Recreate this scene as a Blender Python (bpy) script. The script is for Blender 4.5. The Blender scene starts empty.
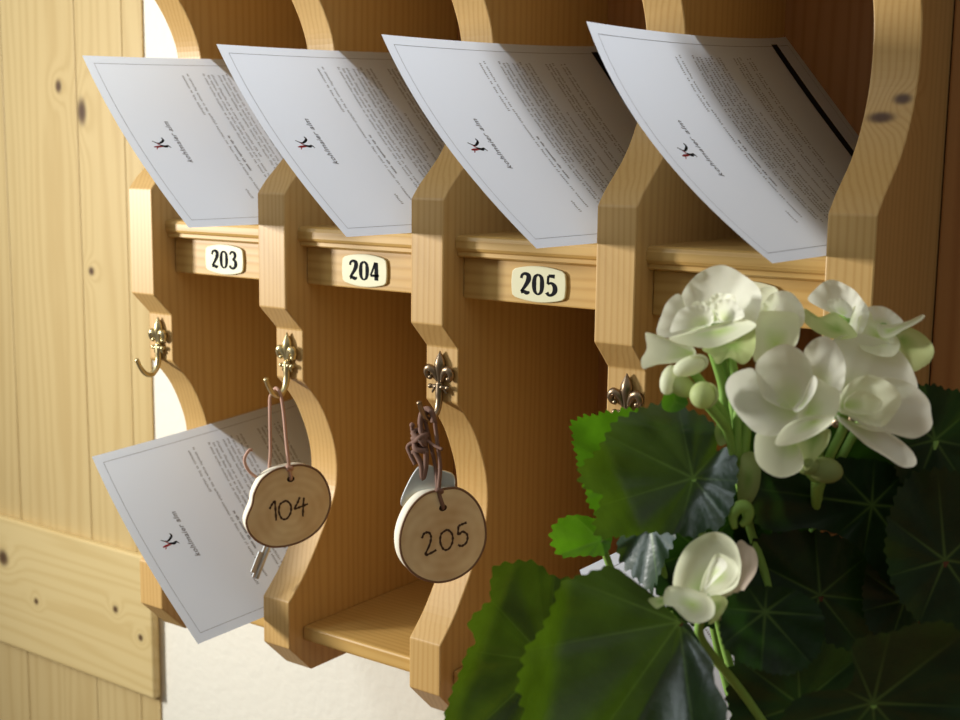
import bpy, bmesh, math, random
from mathutils import Vector, Matrix
from mathutils.geometry import delaunay_2d_cdt
random.seed(7)
SC = bpy.context.scene
COL = SC.collection

# ------------------------------------------------------------------ camera
CAM = Vector((0.6095, -0.4971, 0.0284))
FPX = 1299.74
YAW, PIT, ROL = math.radians(-35.6831), math.radians(-8.8482), math.radians(0.7051)
F = Vector((math.sin(YAW)*math.cos(PIT), math.cos(YAW)*math.cos(PIT), math.sin(PIT)))
R0 = Vector((math.cos(YAW), -math.sin(YAW), 0)); U0 = R0.cross(F)
R = R0*math.cos(ROL)+U0*math.sin(ROL); U = -R0*math.sin(ROL)+U0*math.cos(ROL)
cd = bpy.data.cameras.new('camera'); cam = bpy.data.objects.new('camera', cd); COL.objects.link(cam)
cd.sensor_width = 36; cd.lens = FPX/960*36; cd.clip_start = .01
cam.matrix_world = Matrix(((R.x, U.x, -F.x, CAM.x), (R.y, U.y, -F.y, CAM.y), (R.z, U.z, -F.z, CAM.z), (0, 0, 0, 1)))
cd.dof.use_dof = True; cd.dof.focus_distance = .60; cd.dof.aperture_fstop = 16
SC.camera = cam

def at(u, v, d):
    return CAM+(F+R*((u-480)/FPX)-U*((v-360)/FPX))*d

# ------------------------------------------------------------------ world + light
w = bpy.data.worlds.new('room_light'); SC.world = w; w.use_nodes = True
bg = w.node_tree.nodes['Background']; # a dim room: pale ceiling above, brown furniture level with the rack and below
wn, wl = w.node_tree.nodes, w.node_tree.links
wt = wn.new('ShaderNodeTexCoord'); ws_ = wn.new('ShaderNodeSeparateXYZ'); wl.new(wt.outputs['Generated'], ws_.inputs[0])
wm = wn.new('ShaderNodeMath'); wm.operation = 'MULTIPLY_ADD'; wl.new(ws_.outputs[2], wm.inputs[0]); wm.inputs[1].default_value = .5; wm.inputs[2].default_value = .5
wr = wn.new('ShaderNodeValToRGB'); we = wr.color_ramp.elements; we.new(.5)
for q, (p, c) in zip(we, ((0, (.10, .08, .06)), (.5, (.112, .102, .09)), (.85, (.44, .43, .40)))): q.position = p; q.color = (*c, 1)
wl.new(wm.outputs[0], wr.inputs[0]); wl.new(wr.outputs[0], bg.inputs[0]); bg.inputs[1].default_value = 1.0
def area(name, loc, target, sx, sy, power, color):
    l = bpy.data.lights.new(name, 'AREA'); l.shape = 'RECTANGLE'; l.size = sx; l.size_y = sy; l.energy = power; l.color = color
    o = bpy.data.objects.new(name, l); COL.objects.link(o); o.location = loc
    o.rotation_euler = (Vector(target)-Vector(loc)).to_track_quat('-Z', 'Y').to_euler()
    return o
area('window_daylight', (-.55, -.55, .07), (.50, -.50, -.02), .13, .18, 15.5, (1.0, .985, .95))
area('upper_cool_fill', (-.62, -.95, .85), (.30, -.05, -.08), .34, .34, 5.1, (.84, .93, 1.0))  # unseen cool fill lamp, added to brighten petals and give leaves sheen
SC.view_settings.view_transform = 'Standard'; SC.view_settings.look = 'None'
SC.view_settings.gamma = 1; SC.view_settings.use_curve_mapping = False
SC.view_settings.exposure = 0.0

# ------------------------------------------------------------------ materials
def mat(name):
    m = bpy.data.materials.new(name); m.use_nodes = True
    return m, m.node_tree.nodes, m.node_tree.links, m.node_tree.nodes['Principled BSDF']
def plain(name, col, rough=.6, metal=0, spec=.4):
    m, n, l, b = mat(name); b.inputs['Base Color'].default_value = (*col, 1)
    b.inputs['Roughness'].default_value = rough; b.inputs['Metallic'].default_value = metal
    b.inputs['Specular IOR Level'].default_value = spec
    return m
def mth(n, l, op, a, b=None):
    q = n.new('ShaderNodeMath'); q.operation = op
    for i, s in enumerate((a, b)):
        if s is None: continue
        if isinstance(s, (int, float)): q.inputs[i].default_value = s
        else: l.new(s, q.inputs[i])
    return q.outputs[0]
def ramp(n, l, fac, stops):
    r = n.new('ShaderNodeValToRGB'); e = r.color_ramp.elements
    while len(e) < len(stops): e.new(.5)
    for q, (p, c) in zip(e, stops): q.position = p; q.color = (*c, 1)
    l.new(fac, r.inputs[0]); return r.outputs[0]
def wood(name, grain='z', period=.0026, light=(.66, .41, .17), dark=(.47, .25, .082), mix=(1, .62), knots=(), rough=.42, contrast=.55):
    """pine: fine growth lines running along `grain`, broad tone drift, knots at given places"""
    m, n, l, b = mat(name)
    tc = n.new('ShaderNodeTexCoord'); sp = n.new('ShaderNodeSeparateXYZ')
    l.new(tc.outputs['Object'], sp.inputs[0])
    X, Y, Z = sp.outputs
    ax = {'x': (Y, Z, X), 'z': (X, Y, Z), 'y': (X, Z, Y)}[grain]
    def stretched(sa, sl):
        c = n.new('ShaderNodeCombineXYZ')
        l.new(mth(n, l, 'MULTIPLY', ax[0], sa), c.inputs[0]); l.new(mth(n, l, 'MULTIPLY', ax[1], sa), c.inputs[1]); l.new(mth(n, l, 'MULTIPLY', ax[2], sl), c.inputs[2])
        t = n.new('ShaderNodeTexNoise'); t.inputs['Scale'].default_value = 1; t.inputs['Detail'].default_value = 3
        l.new(c.outputs[0], t.inputs['Vector']); return t.outputs[0]
    drift = stretched(28, 2.2)
    p = mth(n, l, 'ADD', mth(n, l, 'MULTIPLY', ax[0], mix[0]), mth(n, l, 'MULTIPLY', ax[1], mix[1]))
    p = mth(n, l, 'MULTIPLY', p, 2*math.pi/period)
    # the rings bulge round every knot
    kmask = None
    for (kx, ky, kz, r, el) in knots:
        d = n.new('ShaderNodeCombineXYZ')
        sc = {'x': (1/el, 1, 1), 'z': (1, 1, 1/el), 'y': (1, 1/el, 1)}[grain]
        for i, (s, k0) in enumerate(((X, kx), (Y, ky), (Z, kz))):
            l.new(mth(n, l, 'MULTIPLY', mth(n, l, 'SUBTRACT', s, k0), sc[i]/r), d.inputs[i])
        ln = n.new('ShaderNodeVectorMath'); ln.operation = 'LENGTH'; l.new(d.outputs[0], ln.inputs[0])
        g = mth(n, l, 'POWER', 2.718, mth(n, l, 'MULTIPLY', mth(n, l, 'POWER', ln.outputs['Value'], 2), -.16))
        p = mth(n, l, 'ADD', p, mth(n, l, 'MULTIPLY', g, 14))
        k = mth(n, l, 'POWER', 2.718, mth(n, l, 'MULTIPLY', mth(n, l, 'POWER', ln.outputs['Value'], 4), -1.0))
        kmask = k if kmask is None else mth(n, l, 'MAXIMUM', kmask, k)
    ph = mth(n, l, 'ADD', p, mth(n, l, 'MULTIPLY', drift, 26))
    s = mth(n, l, 'ADD', mth(n, l, 'MULTIPLY', mth(n, l, 'SINE', ph), .5), .5)
    s = mth(n, l, 'POWER', s, 2.2)
    fine = stretched(900, 14)
    f = mth(n, l, 'ADD', mth(n, l, 'MULTIPLY', s, contrast), mth(n, l, 'MULTIPLY', fine, .25))
    f = mth(n, l, 'ADD', f, mth(n, l, 'MULTIPLY', mth(n, l, 'SUBTRACT', stretched(16, 1.1), .5), .8))
    c = ramp(n, l, f, [(0, light), (1, dark)])
    if kmask is not None:
        mx = n.new('ShaderNodeMix'); mx.data_type = 'RGBA'; l.new(mth(n, l, 'MULTIPLY', kmask, .95), mx.inputs['Factor'])
        l.new(c, mx.inputs[6]); mx.inputs[7].default_value = (.07, .03, .015, 1); c = mx.outputs[2]
    l.new(c, b.inputs['Base Color']); b.inputs['Roughness'].default_value = rough
    b.inputs['Specular IOR Level'].default_value = .35
    bp = n.new('ShaderNodeBump'); bp.inputs['Strength'].default_value = .10; bp.inputs['Distance'].default_value = .0004
    l.new(f, bp.inputs['Height']); l.new(bp.outputs[0], b.inputs['Normal'])
    return m
PL, PD = (.57, .365, .135), (.44, .245, .072)
M_div = wood('pine_upright', 'z', .0031, PL, PD, (1, .55), contrast=.42)
M_end = wood('pine_end_upright', 'z', .0031, PL, PD, (1, .55), knots=((.4275, .0335, .0465, .0058, .42), (.4348, .0362, .0540, .0040, .6)), contrast=.42)
M_shelf = wood('pine_shelf', 'x', .0042, (.58, .37, .12), (.46, .265, .07), (1, .8))
M_back = wood('pine_back', 'z', .006, (.42, .21, .075), (.32, .145, .045), (1, .3), knots=((.4005, .15, .1005, .004, 1.6),))
M_panel = wood('spruce_board', 'z', .013, (.60, .455, .215), (.47, .325, .13), (1, .3),
               knots=((-.2440, .1562, .0600, .0055, 1.9), (-.2720, .1562, .080, .004, 1.3), (-.2390, .1562, -.064, .0035, 1)), contrast=.42)
M_rail = wood('spruce_rail', 'x', .014, (.68, .53, .255), (.56, .40, .16), (.2, 1),
              knots=((-.3630, .1485, -.321, .0075, 1.0), (-.2130, .1485, -.3350, .0033, 1), (-.1830, .1485, -.3520, .003, 1), (-.3180, .1485, -.3510, .003, 1)), contrast=.42)
M_dark = wood('brown_cupboard', 'z', .009, (.50, .25, .09), (.36, .15, .05), (1, .3))
M_counter = wood('counter_oak', 'x', .008, (.42, .24, .10), (.30, .15, .06), (.3, 1))

def plaster():
    m, n, l, b = mat('white_plaster'); b.inputs['Base Color'].default_value = (.86, .82, .70, 1); b.inputs['Roughness'].default_value = .95
    t = n.new('ShaderNodeTexNoise'); t.inputs['Scale'].default_value = 160; t.inputs['Detail'].default_value = 5
    tc = n.new('ShaderNodeTexCoord'); l.new(tc.outputs['Object'], t.inputs['Vector'])
    bp = n.new('ShaderNodeBump'); bp.inputs['Strength'].default_value = .5; bp.inputs['Distance'].default_value = .0012
    l.new(t.outputs[0], bp.inputs['Height']); l.new(bp.outputs[0], b.inputs['Normal']); return m
M_plaster = plaster()

def sheet_mat(name, col, trans, rough=.8, tint=None, spec=.3):
    """thin translucent sheet: diffuse/gloss mixed with translucency"""
    m, n, l, b = mat(name); b.inputs['Base Color'].default_value = (*col, 1); b.inputs['Roughness'].default_value = rough
    b.inputs['Specular IOR Level'].default_value = spec
    t = n.new('ShaderNodeBsdfTranslucent'); t.inputs[0].default_value = (*(tint or col), 1)
    mx = n.new('ShaderNodeMixShader'); mx.inputs[0].default_value = trans
    l.new(b.outputs[0], mx.inputs[1]); l.new(t.outputs[0], mx.inputs[2]); l.new(mx.outputs[0], n['Material Output'].inputs[0])
    return m, n, l, b, t
M_paper = sheet_mat('letter_paper', (.78, .85, .96), .50)[0]
M_ink = plain('grey_ink', (.24, .24, .27), .8)
M_inkl = plain('pale_ink', (.36, .38, .43), .7)
M_black = plain('black_print', (.012, .012, .014), .9, spec=.1)
M_red = plain('red_print', (.42, .03, .04), .6)
M_brass = plain('antique_brass', (.60, .50, .27), .36, 1)
M_pewter = plain('dark_brass', (.30, .22, .14), .36, 1)
M_steel = plain('key_steel', (.74, .78, .78), .42, 1)
M_ivory = plain('ivory_enamel', (.68, .65, .42), .4)
M_cord = plain('pink_brown_cord', (.50, .30, .22), .85)
M_cordd = plain('brown_cord', (.19, .105, .075), .85)
M_burn = plain('burnt_lettering', (.055, .028, .018), .8)
M_bark = plain('thin_bark', (.20, .11, .06), .9)
M_split = plain('pale_cut_wood', (.80, .75, .60), .7)
M_terra = plain('terracotta', (.48, .19, .09), .8)
M_soil = plain('potting_soil', (.035, .022, .015), 1)
def slice_mat(name, c):
    m, n, l, b = mat(name)
    tc = n.new('ShaderNodeTexCoord'); sp = n.new('ShaderNodeVectorMath'); sp.operation = 'MULTIPLY'; sp.inputs[1].default_value = (0, 1, 1); sb = n.new('ShaderNodeVectorMath'); sb.operation = 'SUBTRACT'; sb.inputs[1].default_value = (.5, .48, .42)
    l.new(tc.outputs['Generated'], sb.inputs[0]); l.new(sb.outputs[0], sp.inputs[0]); ln = n.new('ShaderNodeVectorMath'); ln.operation = 'LENGTH'; l.new(sp.outputs[0], ln.inputs[0])
    t = n.new('ShaderNodeTexNoise'); t.inputs['Scale'].default_value = 60; l.new(tc.outputs['Object'], t.inputs['Vector'])
    ph = mth(n, l, 'ADD', mth(n, l, 'MULTIPLY', ln.outputs['Value'], 62), mth(n, l, 'MULTIPLY', t.outputs[0], 9))
    s = mth(n, l, 'ADD', mth(n, l, 'MULTIPLY', mth(n, l, 'SINE', ph), .045), mth(n, l, 'MULTIPLY', t.outputs[0], 1.0))
    col = ramp(n, l, s, [(.25, c), (.85, (c[0]*.70, c[1]*.55, c[2]*.42))])
    l.new(col, b.inputs['Base Color']); b.inputs['Roughness'].default_value = .5
    return m
M_slice = slice_mat('branch_slice', (.74, .62, .38))

# ------------------------------------------------------------------ mesh helpers
def obj(name, bm, m, parent=None, smooth=False, bevel=0, seg=2):
    me = bpy.data.meshes.new(name); bm.normal_update(); bm.to_mesh(me); bm.free()
    for x in (m if isinstance(m, (list, tuple)) else [m]): me.materials.append(x)
    if smooth: me.polygons.foreach_set('use_smooth', [True]*len(me.polygons))
    o = bpy.data.objects.new(name, me); COL.objects.link(o)
    if parent:
        o.parent = parent
        if parent.type == 'EMPTY': o.matrix_parent_inverse = Matrix.Translation(-Vector(parent.location))
    if bevel:
        b = o.modifiers.new('soft_edge', 'BEVEL'); b.width = bevel; b.segments = seg; b.limit_method = 'ANGLE'; b.angle_limit = .6
    return o
def thing(name, label, cat, loc, group=None):
    o = bpy.data.objects.new(name, None); COL.objects.link(o); o.location = loc; o.empty_display_size = .02
    o['label'] = label; o['category'] = cat
    if group: o['group'] = group
    return o
def struct(name, bm, m, **k):
    o = obj(name, bm, m, **k); o['kind'] = 'structure'; return o
def box(bm, a, b, mi=0):
    x0, y0, z0 = a; x1, y1, z1 = b
    v = [bm.verts.new(p) for p in ((x0, y0, z0), (x1, y0, z0), (x1, y1, z0), (x0, y1, z0), (x0, y0, z1), (x1, y0, z1), (x1, y1, z1), (x0, y1, z1))]
    for f in ((0, 3, 2, 1), (4, 5, 6, 7), (0, 1, 5, 4), (1, 2, 6, 5), (2, 3, 7, 6), (3, 0, 4, 7)):
        q = bm.faces.new([v[i] for i in f]); q.material_index = mi
def prism(bm, pts, fn, h, mi=0, side=None):
    """closed polygon pts (2D) extruded: fn(a,b,t) -> 3D, t in 0..h"""
    A = [bm.verts.new(fn(a, b, 0)) for a, b in pts]; B = [bm.verts.new(fn(a, b, h)) for a, b in pts]
    f = bm.faces.new(A); f.material_index = mi; f = bm.faces.new(B[::-1]); f.material_index = mi
    for i in range(len(pts)):
        j = (i+1) % len(pts); f = bm.faces.new((A[j], A[i], B[i], B[j])); f.material_index = mi if side is None else side
def smooth_pts(P, n=8, closed=False):
    """Catmull-Rom through the points"""
    P = [Vector(p) for p in P]; out = []; N = len(P)
    rng = range(N) if closed else range(N-1)
    for i in rng:
        g = (lambda k: P[k % N]) if closed else (lambda k: P[min(max(k, 0), N-1)])
        p0, p1, p2, p3 = g(i-1), g(i), g(i+1), g(i+2)
        for k in range(n):
            t = k/n
            out.append(.5*((2*p1)+(p2-p0)*t+(2*p0-5*p1+4*p2-p3)*t*t+(3*p1-p0-3*p2+p3)*t**3))
    if not closed: out.append(P[-1])
    return out
def tube(bm, P, r, seg=10, mi=0, cap=True):
    P = [Vector(p) for p in P]; n = len(P); rings = []
    up = None
    for i, p in enumerate(P):
        t = (P[min(i+1, n-1)]-P[max(i-1, 0)])
        if t.length < 1e-9: t = Vector((0, 0, 1))
        t.normalize()
        if up is None: up = t.orthogonal().normalized()
        up = (up-t*up.dot(t)); up = up.normalized() if up.length > 1e-6 else t.orthogonal().normalized()
        s = t.cross(up); rr = r(i/(n-1)) if callable(r) else r
        rings.append([bm.verts.new(p+(up*math.cos(a)+s*math.sin(a))*rr) for a in [2*math.pi*k/seg for k in range(seg)]])
    for a, b in zip(rings, rings[1:]):
        for k in range(seg):
            f = bm.faces.new((a[k], a[(k+1) % seg], b[(k+1) % seg], b[k])); f.material_index = mi; f.smooth = True
    if cap:
        for q in (rings[0][::-1], rings[-1]):
            f = bm.faces.new(q); f.material_index = mi
def ell(bm, c, r, rot=None, useg=16, vseg=10, mi=0):
    M = Matrix.Translation(c) @ (rot.to_4x4() if rot else Matrix()) @ Matrix.Diagonal((*r, 1))
    k = bmesh.ops.create_uvsphere(bm, u_segments=useg, v_segments=vseg, radius=1, matrix=M)
    for v in k['verts']:
        for f in v.link_faces: f.material_index = mi; f.smooth = True

# ------------------------------------------------------------------ the room
bm = bmesh.new(); box(bm, (-.9, .158, -.75), (1.1, .20, .75)); struct('wall_back', bm, M_plaster)
bm = bmesh.new()
xs = [-.1705, -.194, -.250, -.345, -.43, -.515, -.60, -.70]
for a, b in zip(xs, xs[1:]): box(bm, (b+.0003, .1562, -.75), (a-.0003, .1578, .75))
struct('wall_left', bm, M_panel, bevel=.0006)
bm = bmesh.new(); box(bm, (-.70, .1485, -.4005), (-.1690, .1560, -.2845)); struct('trim_1', bm, M_rail, bevel=.002, seg=3)
bm = bmesh.new(); box(bm, (.4405, .079, -.4485), (.80, .1575, .75)); struct('trim_2', bm, M_dark, bevel=.001)

# counter that carries the plant pot, below the frame
bm = bmesh.new(); box(bm, (.16, -.34, -.475), (1.0, .1575, -.45))
o = obj('counter', bm, M_counter, bevel=.003)
o['label'] = 'brown wooden counter top under the potted begonia, against the wall'; o['category'] = 'counter'

# ------------------------------------------------------------------ the key rack
S, T = .105, .020
rack = thing('key_rack', 'light pine pigeonhole rack with five curved uprights and ivory number plates', 'key rack', (.22, .15, -.24))
up_arc = [(.0, .0083), (.006, .0150), (.0130, .0212), (.0215, .0290), (.0290, .0385), (.0352, .0500), (.0390, .0620), (.0402, .0755), (.0388, .0880), (.0345, .0990), (.0275, .1105), (.0180, .1220), (.0085, .1330), (.0, .1425)]
lo_arc = [(.0128, -.0925), (.0190, -.0990), (.0268, -.1085), (.0330, -.1200), (.0378, -.1325), (.0398, -.1445), (.0390, -.1570), (.0352, -.1670), (.0285, -.1790), (.0200, -.1920), (.0110, -.2040), (.0, -.2152)]
def arc(P, n=4): return [(p.x, p.y) for p in smooth_pts([(a, b, 0) for a, b in P], n)]
prof = [(.15, -.2592), (.15, .205), (.0, .205)] + arc(up_arc)[::-1] + [(.0, -.0524), (.0128, -.0649)] + arc(lo_arc) + [(.0, -.2418), (.0178, -.2592)]
for k in range(5):
    bm = bmesh.new(); x0 = k*S
    prism(bm, prof, lambda a, b, t, x0=x0: (x0+t, a, b), T)
    bmesh.ops.recalc_face_normals(bm, faces=bm.faces)
    obj('divider', bm, M_end if k == 4 else M_div, rack, bevel=.0007)
bm = bmesh.new(); box(bm, (0, .1502, -.2592), (S*4+T, .1578, .205)); obj('back_panel', bm, M_back, rack)
bm = bmesh.new(); box(bm, (-.006, -.008, .2052), (S*4+T+.006, .1578, .217)); obj('top_board', bm, M_shelf, rack, bevel=.002)

# glyphs of the enamel plates: variable-width strokes (x,y,width) in a 1-high box
DG = {
 '2': [[(.05, .74, .10), (.09, .90, .10), (.24, .98, .11), (.40, .90, .17), (.42, .72, .19), (.34, .52, .16), (.20, .30, .12), (.05, .09, .09)], [(.04, .07, .13), (.18, .10, .13), (.34, .05, .15), (.48, .10, .07)]],
 '0': [[(.26, .98, .07), (.10, .84, .13), (.06, .50, .17), (.10, .16, .13), (.26, .02, .07), (.42, .16, .13), (.46, .50, .17), (.42, .84, .13), (.26, .98, .07)]],
 '3': [[(.06, .80, .10), (.14, .94, .10), (.28, .97, .10), (.41, .86, .16), (.40, .66, .14), (.24, .54, .07)], [(.24, .54, .07), (.42, .45, .14), (.47, .26, .18), (.38, .08, .13), (.22, .02, .10), (.08, .10, .12), (.06, .19, .13)]],
 '4': [[(.30, .97, .10), (.17, .62, .09), (.02, .27, .08)], [(.02, .27, .10), (.28, .27, .10), (.52, .28, .10)], [(.37, .97, .14), (.37, .50, .18), (.37, .02, .18)]],
 '5': [[(.44, .93, .15), (.30, .94, .13), (.13, .94, .11)], [(.13, .94, .09), (.11, .75, .09), (.10, .55, .09)], [(.10, .55, .08), (.28, .60, .10), (.44, .46, .17), (.46, .24, .18), (.34, .06, .12), (.16, .02, .10), (.06, .14, .15)]],
}
def strokes(bm, lines, fn, th, mi=0):
    """each line: list of (x,y,w) -> flat ribbon standing th proud, fn(x,y,h)->3D"""
    for ln in lines:
        P = smooth_pts([(a, b, c) for a, b, c in ln], 6) if len(ln) > 2 else [Vector(p) for p in ln]
        L, Rr = [], []
        for i, p in enumerate(P):
            t = (P[min(i+1, len(P)-1)]-P[max(i-1, 0)]).xy
            t = t.normalized() if t.length > 0 else Vector((1, 0)); nrm = Vector((-t.y, t.x)); q = p.xy
            L.append(q+nrm*p.z/2); Rr.append(q-nrm*p.z/2)
        top = [(bm.verts.new(fn(a.x, a.y, th)), bm.verts.new(fn(b.x, b.y, th))) for a, b in zip(L, Rr)]
        low = [(bm.verts.new(fn(a.x, a.y, 0)), bm.verts.new(fn(b.x, b.y, 0))) for a, b in zip(L, Rr)]
        for i in range(len(P)-1):
            for q in ((top[i][0], top[i][1], top[i+1][1], top[i+1][0]), (low[i][0], top[i][0], top[i+1][0], low[i+1][0]), (top[i][1], low[i][1], low[i+1][1], top[i+1][1])):
                f = bm.faces.new(q); f.material_index = mi
        for i in (0, len(P)-1):
            f = bm.faces.new((top[i][0], low[i][0], low[i][1], top[i][1])); f.material_index = mi
plates = ['203', '204', '205', None]
for k in range(4):
    xa, xb = k*S+T+.0001, (k+1)*S-.0001
    bm = bmesh.new()
    pr = [(.150, -.0090), (.0125, -.0090), (.0103, -.0098), (.0095, -.0115), (.0095, -.0150), (.0101, -.0162), (.0112, -.0170), (.0112, -.0188), (.0125, -.0196), (.150, -.0196)]
    prism(bm, pr, lambda a, b, t: (xa+t, a, b), xb-xa); bmesh.ops.recalc_face_normals(bm, faces=bm.faces)
    obj('shelf', bm, M_shelf, rack)
    bm = bmesh.new(); box(bm, (xa, .0164, -.0402), (xb, .027, -.0197)); obj('apron', bm, M_shelf, rack, bevel=.0008)
    bm = bmesh.new(); box(bm, (xa, .0108, -.2400), (xb, .150, -.2315)); obj('bottom_shelf', bm, M_shelf, rack, bevel=.0012)
    # enamel number plate: a rounded plate with bowed top and bottom
    cx, cz, hw, hh = [.0625, .1668, .2749, .3800][k], -.0303, .0154, .0086
    pts = []
    for j in range(13): q = 1-j/6; pts.append((q*.86*hw, hh*(1-.20*q*q)))
    for j in range(7): q = 1-j/3; pts.append((-hw*(1-.035*q*q), q*.66*hh))
    for j in range(13): q = -1+j/6; pts.append((q*.86*hw, -hh*(1-.20*q*q)))
    for j in range(7): q = -1+j/3; pts.append((hw*(1-.035*q*q), q*.66*hh))
    bm = bmesh.new(); prism(bm, pts, lambda a, b, t: (cx+a, .0163-t, cz+b), .0013); bmesh.ops.recalc_face_normals(bm, faces=bm.faces)
    pl = obj('number_plate', bm, M_ivory, rack, bevel=.0004)
    pl['label'] = 'ivory enamel number plate'
    if plates[k]:
        bm = bmesh.new(); H, W = .0098, .0112
        for i, ch in enumerate(plates[k]):
            ox = (i-1.5)*.0072+.0007
            strokes(bm, [[(a_, b_, c_*1.3) for a_, b_, c_ in ln] for ln in DG[ch]], lambda a, b, h, ox=ox: (cx+ox+a*W, .01505-h, cz-H/2+b*H), .00012)
        obj('digits', bm, M_black, pl)

# fleur-de-lis hooks, screwed to the uprights
def hook(x, m, ws):
    bm = bmesh.new(); y = .0128; zt = -.0668
    ell(bm, (x, y-.0012, zt-.0120), (.0030*ws, .0012, .0060), useg=12)                    # back boss
    # middle petal: pointed drop with a ridge
    wv = [.0001, .0009, .0017, .0024, .0029, .0031, .0030, .0027, .0023, .0019, .0016, .0014, .0013]
    rings = []
    for i_, r_ in enumerate(wv):
        z_ = zt-i_/12*.0165; r_ *= (.85+.15*ws)
        rings.append([bm.verts.new((x+math.cos(a)*r_, y-.0016-math.sin(a)*r_*.8-(.0005 if k == 3 else 0), z_)) for k, a in enumerate([2*math.pi*q/12 for q in range(12)])])
    for a, b in zip(rings, rings[1:]):
        for k in range(12):
            f = bm.faces.new((a[k], b[k], b[(k+1) % 12], a[(k+1) % 12])); f.smooth = True
    # side petals rise, curl outward and hook down
    for s_ in (-1, 1):
        C = [(.0010, -.0016, -.0160), (.0022, -.0020, -.0125), (.0040, -.0026, -.0098), (.0062, -.0028, -.0090), (.0076, -.0025, -.0112), (.0068, -.0021, -.0136), (.0054, -.0019, -.0140)]
        tube(bm, smooth_pts([(x+s_*a*ws, y+b, zt+c) for a, b, c in C], 5), lambda t: .0009+.0011*math.sin(math.pi*min(1, t*1.05)), 10)
        ell(bm, (x+s_*.0056*ws, y-.0022, zt-.0138), (.0012, .0012, .0013), useg=10, vseg=8)
        # small lower leaf
        tube(bm, smooth_pts([(x+s_*.0008, y-.0016, zt-.0175), (x+s_*.0030*ws, y-.0020, zt-.0190), (x+s_*.0046*ws, y-.0018, zt-.0215)], 5), lambda t: .0013-.0008*t, 8)
    # beaded band
    tube(bm, [(x-.0045*ws, y-.0020, zt-.0182), (x+.0045*ws, y-.0020, zt-.0182)], .0011, 8)
    for q in (-.0054, -.0020, .0020, .0054): ell(bm, (x+q*ws, y-.0024, zt-.0182), (.0015, .0014, .0013), useg=10, vseg=8)
    J = [(x, y-.0018, zt-.0160), (x, y-.0021, zt-.0210), (x, y-.0022, zt-.0250), (x, y-.0036, zt-.0300), (x, y-.0075, zt-.0338), (x, y-.0120, zt-.0328), (x, y-.0155, zt-.0290), (x, y-.0180, zt-.0245)]
    tube(bm, smooth_pts(J, 6), lambda t: .0021-.0009*t, 10)
    ell(bm, (x, y-.0181, zt-.0242), (.0014, .0014, .0014), useg=10, vseg=8)
    return obj('hook', bm, m, rack, smooth=True)
for k, m in enumerate((M_brass, M_brass, M_pewter, M_pewter, M_pewter)):
    h = hook(k*S+(.0100, .0100, .0100, .0112, .0112)[k], m, .74 if k < 2 else 1.0); h['label'] = 'fleur-de-lis brass hook' if k < 2 else 'dark brass fleur-de-lis hook'

# ------------------------------------------------------------------ letters
C0 = [Vector((.4192, -.0084)), Vector((.358, .031)), Vector((.3395, .0815))]     # sagging section at the free front end
LW, LL = .1226, .1955
def letter_surface(dx, dz, yf, sag=1.0, twist=0.0, tx=0.0, tz=0.0):
    def bez(t): return (1-t)**2*C0[0]+2*t*(1-t)*C0[1]+t*t*C0[2]
    tab = [bez(i/60) for i in range(61)]; ar = [0]
    for a, b in zip(tab, tab[1:]): ar.append(ar[-1]+(b-a).length)
    L = ar[-1]
    def f(s, w, h=0):
        q = min(max(s/LW, 0), 1)*L; i = 0
        while i < 59 and ar[i+1] < q: i += 1
        t = (q-ar[i])/(ar[i+1]-ar[i]); c = tab[i]*(1-t)+tab[i+1]*t; tg = (tab[i+1]-tab[i]).normalized()
        wq = min(1, max(0, w/LL)); ch = C0[0]*(1-s/LW)+(C0[2]*(1-wq)+Vector((.3374, .0912))*wq)*(s/LW)
        k = sag*max(0, 1-w/LL)**.8
        p = ch*(1-k)+c*k; nn = Vector((-tg.y, tg.x))       # printed side faces up/right, away from the divider
        if nn.x < 0: nn = -nn
        p = p+nn*h
        e = (s/LW)*max(0, 1-w/LL)
        return Vector((p.x+dx+tx*e, yf+w, p.y+dz+twist*w+tz*e))
    return f
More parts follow.
